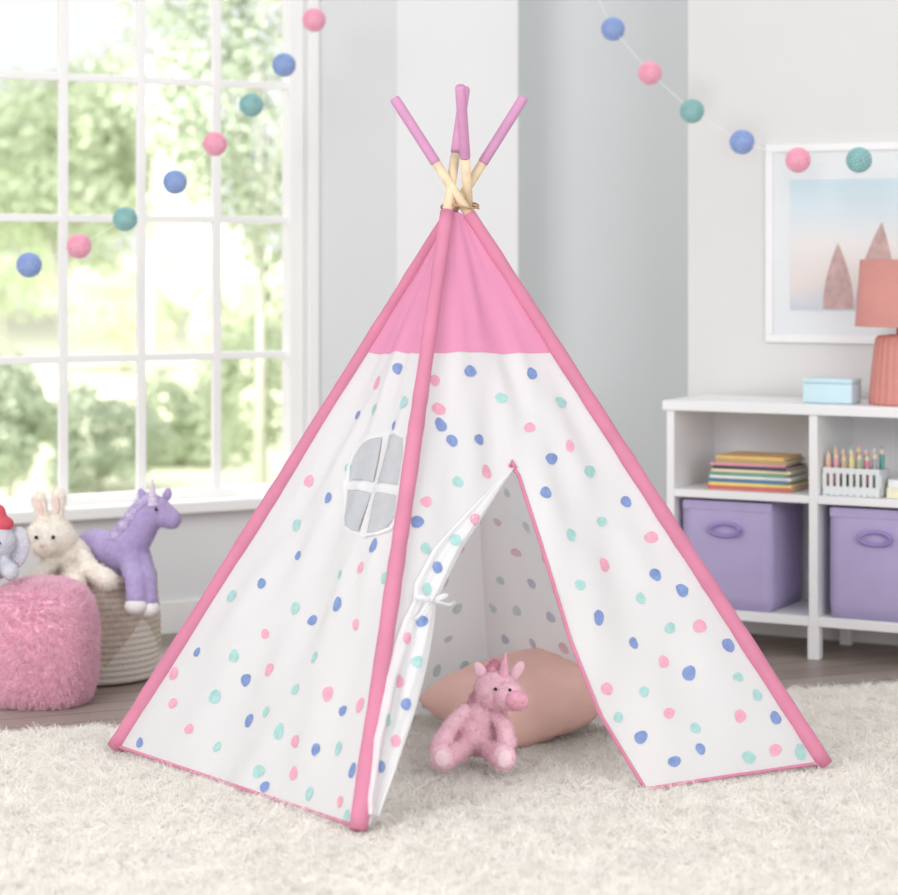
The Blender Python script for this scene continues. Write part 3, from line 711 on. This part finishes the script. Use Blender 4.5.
for i, (nm, rgb) in enumerate(CRN):
    row = i % 2; h = random.uniform(.104, .116)+.014*row
    cr = thing('pencil', S(.115-.082+.0126*i, .03+.022+.032*row, .522), 'thick '+nm+' pencil standing point up in the white slatted box', 'pencil', 'pastel pencils in the slatted box', SROT)
    pm = mat('pencil_paint_'+nm.replace(' ', '_'), rgb, .6, .03, 60)
    bm = B(); lathe(bm, [(0, 0), (.0088, 0), (.0088, h)], 10); part('barrel', bm, pm, cr)
    bm = B(); lathe(bm, [(.0088, h), (.0046, h+.014)], 10); part('sharpened_wood', bm, M['wood'], cr)
    bm = B(); lathe(bm, [(.0046, h+.014), (.0018, h+.024), (0, h+.025)], 10); part('point', bm, pm, cr)
# blue box & lamp on top
bb = thing('keepsake_box', S(.022, .12, ST+.001), 'small pale blue lidded box standing on the white shelf beside the lamp', 'box', None, SROT)
bm = B(); box2(bm, (-.081, -.051, 0), (.081, .051, .063), .005); part('body', bm, M['bluebox'], bb)
bm = B(); box2(bm, (-.0818, -.0518, .0632), (.0818, .0518, .078), .004); part('lid', bm, M['bluebox'], bb)
lp = thing('table_lamp', S(.236, .15, ST+.001), 'coral table lamp with fluted base and tapered shade on the white shelf', 'lamp', None, SROT)
bm = B(); lathe(bm, [(0, 0), (.098, 0), (.100, .006), (.098, .03), (.092, .10), (.084, .17), (.079, .205), (.07, .216), (.02, .22), (0, .22)], 96, (24, -.06)); part('base', bm, M['lamp'], lp)
bm = B(); tube(bm, [(0, 0, .218), (0, 0, .33)], .012, 12); part('stem', bm, M['lamp'], lp)
bm = B(); lathe(bm, [(.142, .245), (.126, .455), (.124, .455), (.140, .245), (.142, .245)], 48); part('shade', bm, M['shade'], lp)
bm = B(); ell(bm, (0, 0, .36), (.03, .03, .04)); part('bulb', bm, M['hoof'], lp)

# ---------------------------------------------------------------- picture on the right wall
def wl(px):
    k = (px-CX)/F_PX; return (k*WP.y-WP.x)/(EX.x-k*EX.y)
def wpt(px, py):
    L = wl(px); p = WP+EX*L; p.z = H-(py-HY)*p.y/F_PX; return L, p.z
L0, zt = wpt(767, 145); _, zb = wpt(767, 342); L1 = wl(925); Li0, zi1 = wpt(791, 180); _, zi0 = wpt(791, 310); Li1 = wl(899)
Lc, zc = (L0+L1)/2, (zt+zb)/2
pr = thing('framed_picture', WP+EX*Lc-EY*.001+Vector((0, 0, zc)), 'white framed landscape print with rosy pointed pines hanging above the shelf', 'picture', None, SROT)
hw, hh = (L1-L0)/2, (zt-zb)/2; fw = .026
bm = B()
box2(bm, (-hw, -.018, hh-fw), (hw, 0, hh), .003); box2(bm, (-hw, -.018, -hh), (hw, 0, -hh+fw), .003); box2(bm, (-hw, -.018, -hh+fw), (-hw+fw, 0, hh-fw), .003); box2(bm, (hw-fw, -.018, -hh+fw), (hw, 0, hh-fw), .003)
part('frame', bm, M['frame'], pr, False)
bm = B(); box2(bm, (-hw+fw, -.008, -hh+fw), (hw-fw, -.001, hh-fw)); part('mount', bm, M['mount'], pr, False)
bm = B(); box2(bm, (Li0-Lc, -.010, zi0-zc), (Li1-Lc, -.008, zi1-zc))
def pine(tip, bl, br_, yb):
    pts = []
    for k in range(9):
        f = k/8; pts.append((tip[0]+(bl-tip[0])*math.sin(f*math.pi/2)**.9, tip[1]+(yb-tip[1])*f))
    for k in range(9):
        f = 1-k/8; pts.append((tip[0]+(br_-tip[0])*math.sin(f*math.pi/2)**.9, tip[1]+(yb-tip[1])*f))
    vs = []
    for x, y in pts[:-1]:
        L, z = wpt(x, y); vs.append(bm.verts.new((L-Lc, -.0106, z-zc)))
    fc = bm.faces.new(vs); fc.material_index = 1
pine((839, 243), 824, 855, 309); pine((883, 222), 857, 898, 309)
part('print', bm, [M['art'], M['art_pine']], pr, False)

# ---------------------------------------------------------------- garlands
def ball_mesh(m):
    ico = B(); bmesh.ops.create_icosphere(ico, subdivisions=3, radius=.0395)
    ico.faces.ensure_lookup_table(); ico.faces.index_update(); bm = B()
    fv = [bm.verts.new(f.calc_center_median().normalized()*.0395) for f in ico.faces]
    for v in ico.verts:
        n = v.co.normalized(); u = n.orthogonal().normalized(); w = n.cross(u)
        fs = sorted(v.link_faces, key=lambda f: math.atan2((f.calc_center_median()-v.co).dot(w), (f.calc_center_median()-v.co).dot(u)))
        bm.faces.new([fv[f.index] for f in fs])
    ico.free(); bmesh.ops.recalc_face_normals(bm, faces=bm.faces[:])
    bmesh.ops.inset_individual(bm, faces=bm.faces[:], thickness=.0011, depth=-.0062)
    me = bpy.data.meshes.new('paper_ball'); bm.to_mesh(me); bm.free(); me.materials.append(m); return me
BM_ = {c: ball_mesh(M['ball_'+n]) for c, n in (('p', 'pink'), ('b', 'blue'), ('t', 'teal'))}
def garland(balls, depth, ends0, ends1, label):
    P = [at(x, y, depth(x)) for x, y, c in balls]; rt = P[len(P)//2].copy()
    g = thing('paper_ball_garland', rt, label, 'garland', None)
    pts = [at(x, y, depth(x)) for x, y in ends0]+P+[at(x, y, depth(x)) for x, y in ends1]
    bm = B(); tube(bm, [p-rt for p in pts], .0011, 6); part('string', bm, M['string'], g)
    for (x, y, c), p in zip(balls, P):
        o = bpy.data.objects.new('paper_ball', BM_[c]); COL.objects.link(o); o.parent = g; o.location = p-rt
        o.rotation_euler = (random.uniform(-.6, .6), random.uniform(-.6, .6), random.uniform(0, 3)); o['label'] = {'p': 'pink', 'b': 'blue', 't': 'teal'}[c]+' honeycomb paper ball'
garland([(29,265,'b'),(79,246,'p'),(125,219,'t'),(175,182,'b'),(215,144,'p'),(251,105,'t'),(284,65,'b'),(314,20,'p')], lambda x: 7.15+(x-29)/285*.5, [(-120, 295), (-40, 282)], [(345, -40), (400, -170)], 'paper ball garland hanging in front of the big window')
garland([(613,29,'b'),(650,73,'p'),(692,111,'t'),(742,142,'b'),(798,160,'p'),(859,160,'t')], lambda x: 7.6-(x-613)/246*.6, [(520, -160), (575, -50)], [(915, 148), (960, 128)], 'paper ball garland hanging in front of the picture on the right wall')

# ---------------------------------------------------------------- garden outside
bm = B(); box2(bm, (-40, 9.7, -.65), (30, 80, -.6)); tag(part('lawn', bm, M['lawn'], None, False), 'sunlit pale lawn of the garden outside the window', 'lawn', None, 'stuff')
def tree(name, cpx, cpy, d, rad, nleaf, size, m, label, cat, trunk=True, squash=1.0):
    nleaf = int(nleaf*3.6); size *= .55
    c = at(cpx, cpy, d); t = thing(name, (c.x, d, -.598), label, cat); cz = c.z+.6
    dirs = rng.normal(size=(nleaf, 3)); dirs /= np.linalg.norm(dirs, axis=1, keepdims=True)
    lump = 1+.25*np.sin(dirs[:, 0]*5+cpx)+.2*np.cos(dirs[:, 2]*6+dirs[:, 1]*4)
    rr = rad*lump*rng.uniform(.25, 1, nleaf)**.4
    ctr_ = dirs*rr[:, None]*np.array([1, 1, squash])+np.array([0, 0, cz])
    ctr_[:, 2] = np.maximum(ctr_[:, 2], size*1.8)
    a = rng.normal(size=(nleaf, 3)); a /= np.linalg.norm(a, axis=1, keepdims=True); b = np.cross(a, rng.normal(size=(nleaf, 3))); b /= np.linalg.norm(b, axis=1, keepdims=True)
    s = (size*rng.uniform(.6, 1.3, nleaf))[:, None]
    V = np.stack([ctr_-a*s, ctr_-b*s*.5, ctr_+a*s, ctr_+b*s*.5], 1).reshape(-1, 3)
    raw_quads('foliage', V, np.arange(nleaf*4).reshape(-1, 4), m, t)
    bm = B(); tube(bm, [(0, 0, 0), (.02, 0, cz*.5), (0, .05, cz)], [.04*rad+.015, .03*rad+.012, .015], 8)
    if trunk: tube(bm, [(0, 0, cz*.6), (rad*.4, .1, cz+rad*.3)], [.04, .015], 6); tube(bm, [(0, 0, cz*.6), (-rad*.4, -.1, cz+rad*.35)], [.04, .015], 6)
    part('trunk' if trunk else 'stem', bm, M['bark'], t)
tree('tree', 62, 160, 20, .80, 1500, .10, M['leaf_a'], 'green leafy tree seen through the left window panes', 'tree')
tree('tree', 258, 60, 14.5, .66, 1800, .07, M['leaf_b'], 'dense dark green tree seen through the rightmost window panes', 'tree', True, 1.8)
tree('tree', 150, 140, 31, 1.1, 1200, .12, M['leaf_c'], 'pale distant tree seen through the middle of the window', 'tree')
tree('tree', 0, 225, 25.5, 1.0, 1100, .12, M['leaf_a'], 'rounded green tree low behind the left window edge', 'tree', True, .8)
tree('shrub', 8, 420, 16, .40, 1000, .06, M['leaf_b'], 'dark low shrub outside the bottom left window panes', 'shrub', False, .9)
tree('shrub', 98, 437, 18, .46, 900, .06, M['leaf_b'], 'dark green shrub outside the second bottom window column', 'shrub', False, .75)
tree('shrub', 180, 430, 20.5, .5, 900, .08, M['leaf_a'], 'green shrub outside the third bottom window column', 'shrub', False, .8)
tree('shrub', 262, 385, 17, .45, 1100, .06, M['leaf_a'], 'leafy shrub outside the rightmost bottom window panes', 'shrub', False, 1.2)
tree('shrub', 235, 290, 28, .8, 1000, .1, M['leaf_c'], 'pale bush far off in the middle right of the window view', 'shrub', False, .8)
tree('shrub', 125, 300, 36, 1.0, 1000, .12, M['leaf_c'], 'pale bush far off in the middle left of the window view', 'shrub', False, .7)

# ---------------------------------------------------------------- lights, world, camera
def area(name, loc, target, size, power, col=(1, 1, 1)):
    l = bpy.data.lights.new(name, 'AREA'); l.energy = power; l.size = size; l.color = col
    o = bpy.data.objects.new(name, l); COL.objects.link(o); o.location = loc
    o.rotation_euler = (Vector(target)-Vector(loc)).to_track_quat('-Z', 'Y').to_euler(); return o
area('key_light', (-3.2, 1.2, 3.0), (0, 5.8, .5), 2.5, 190)
area('fill_light', (2.6, 1.2, 1.9), (.6, 7.0, .4), 3.0, 95)
area('garden_fill', (-3, 11, 7), (-3, 20, 0), 5, 2000, (1, 1, .98))  # added lamp out of view above the window, brightens trees and lawn
area('far_garden_fill', (-4, 26, 10), (-4, 42, 0), 6, 6500, (1, 1, .97))  # second added lamp, lifts the dark band of the distant lawn
w = bpy.data.worlds.new('daylight'); scene.world = w; w.use_nodes = True
N = w.node_tree.nodes; K = w.node_tree.links; bg = N['Background']
tc = N.new('ShaderNodeTexCoord'); sx = N.new('ShaderNodeSeparateXYZ'); K.new(tc.outputs['Generated'], sx.inputs[0])
mr = N.new('ShaderNodeMapRange'); mr.inputs[1].default_value = .8; mr.inputs[2].default_value = .95; mr.inputs[3].default_value = .76; mr.inputs[4].default_value = 1.02
K.new(sx.outputs['Y'], mr.inputs[0]); K.new(mr.outputs[0], bg.inputs['Strength']); bg.inputs['Color'].default_value = (.975, .988, 1, 1)
cam = bpy.data.cameras.new('camera'); co = bpy.data.objects.new('camera', cam); COL.objects.link(co)
co.location = (0, 0, H); co.rotation_euler = (R(90), 0, 0); cam.sensor_width = 36; cam.sensor_fit = 'HORIZONTAL'
cam.lens = F_PX/898*36; cam.shift_y = -(447.5-HY)/898; cam.clip_end = 200
cam.dof.use_dof = True; cam.dof.focus_distance = 5.8; cam.dof.aperture_fstop = 2.6
scene.camera = co
scene.view_settings.view_transform = 'Standard'
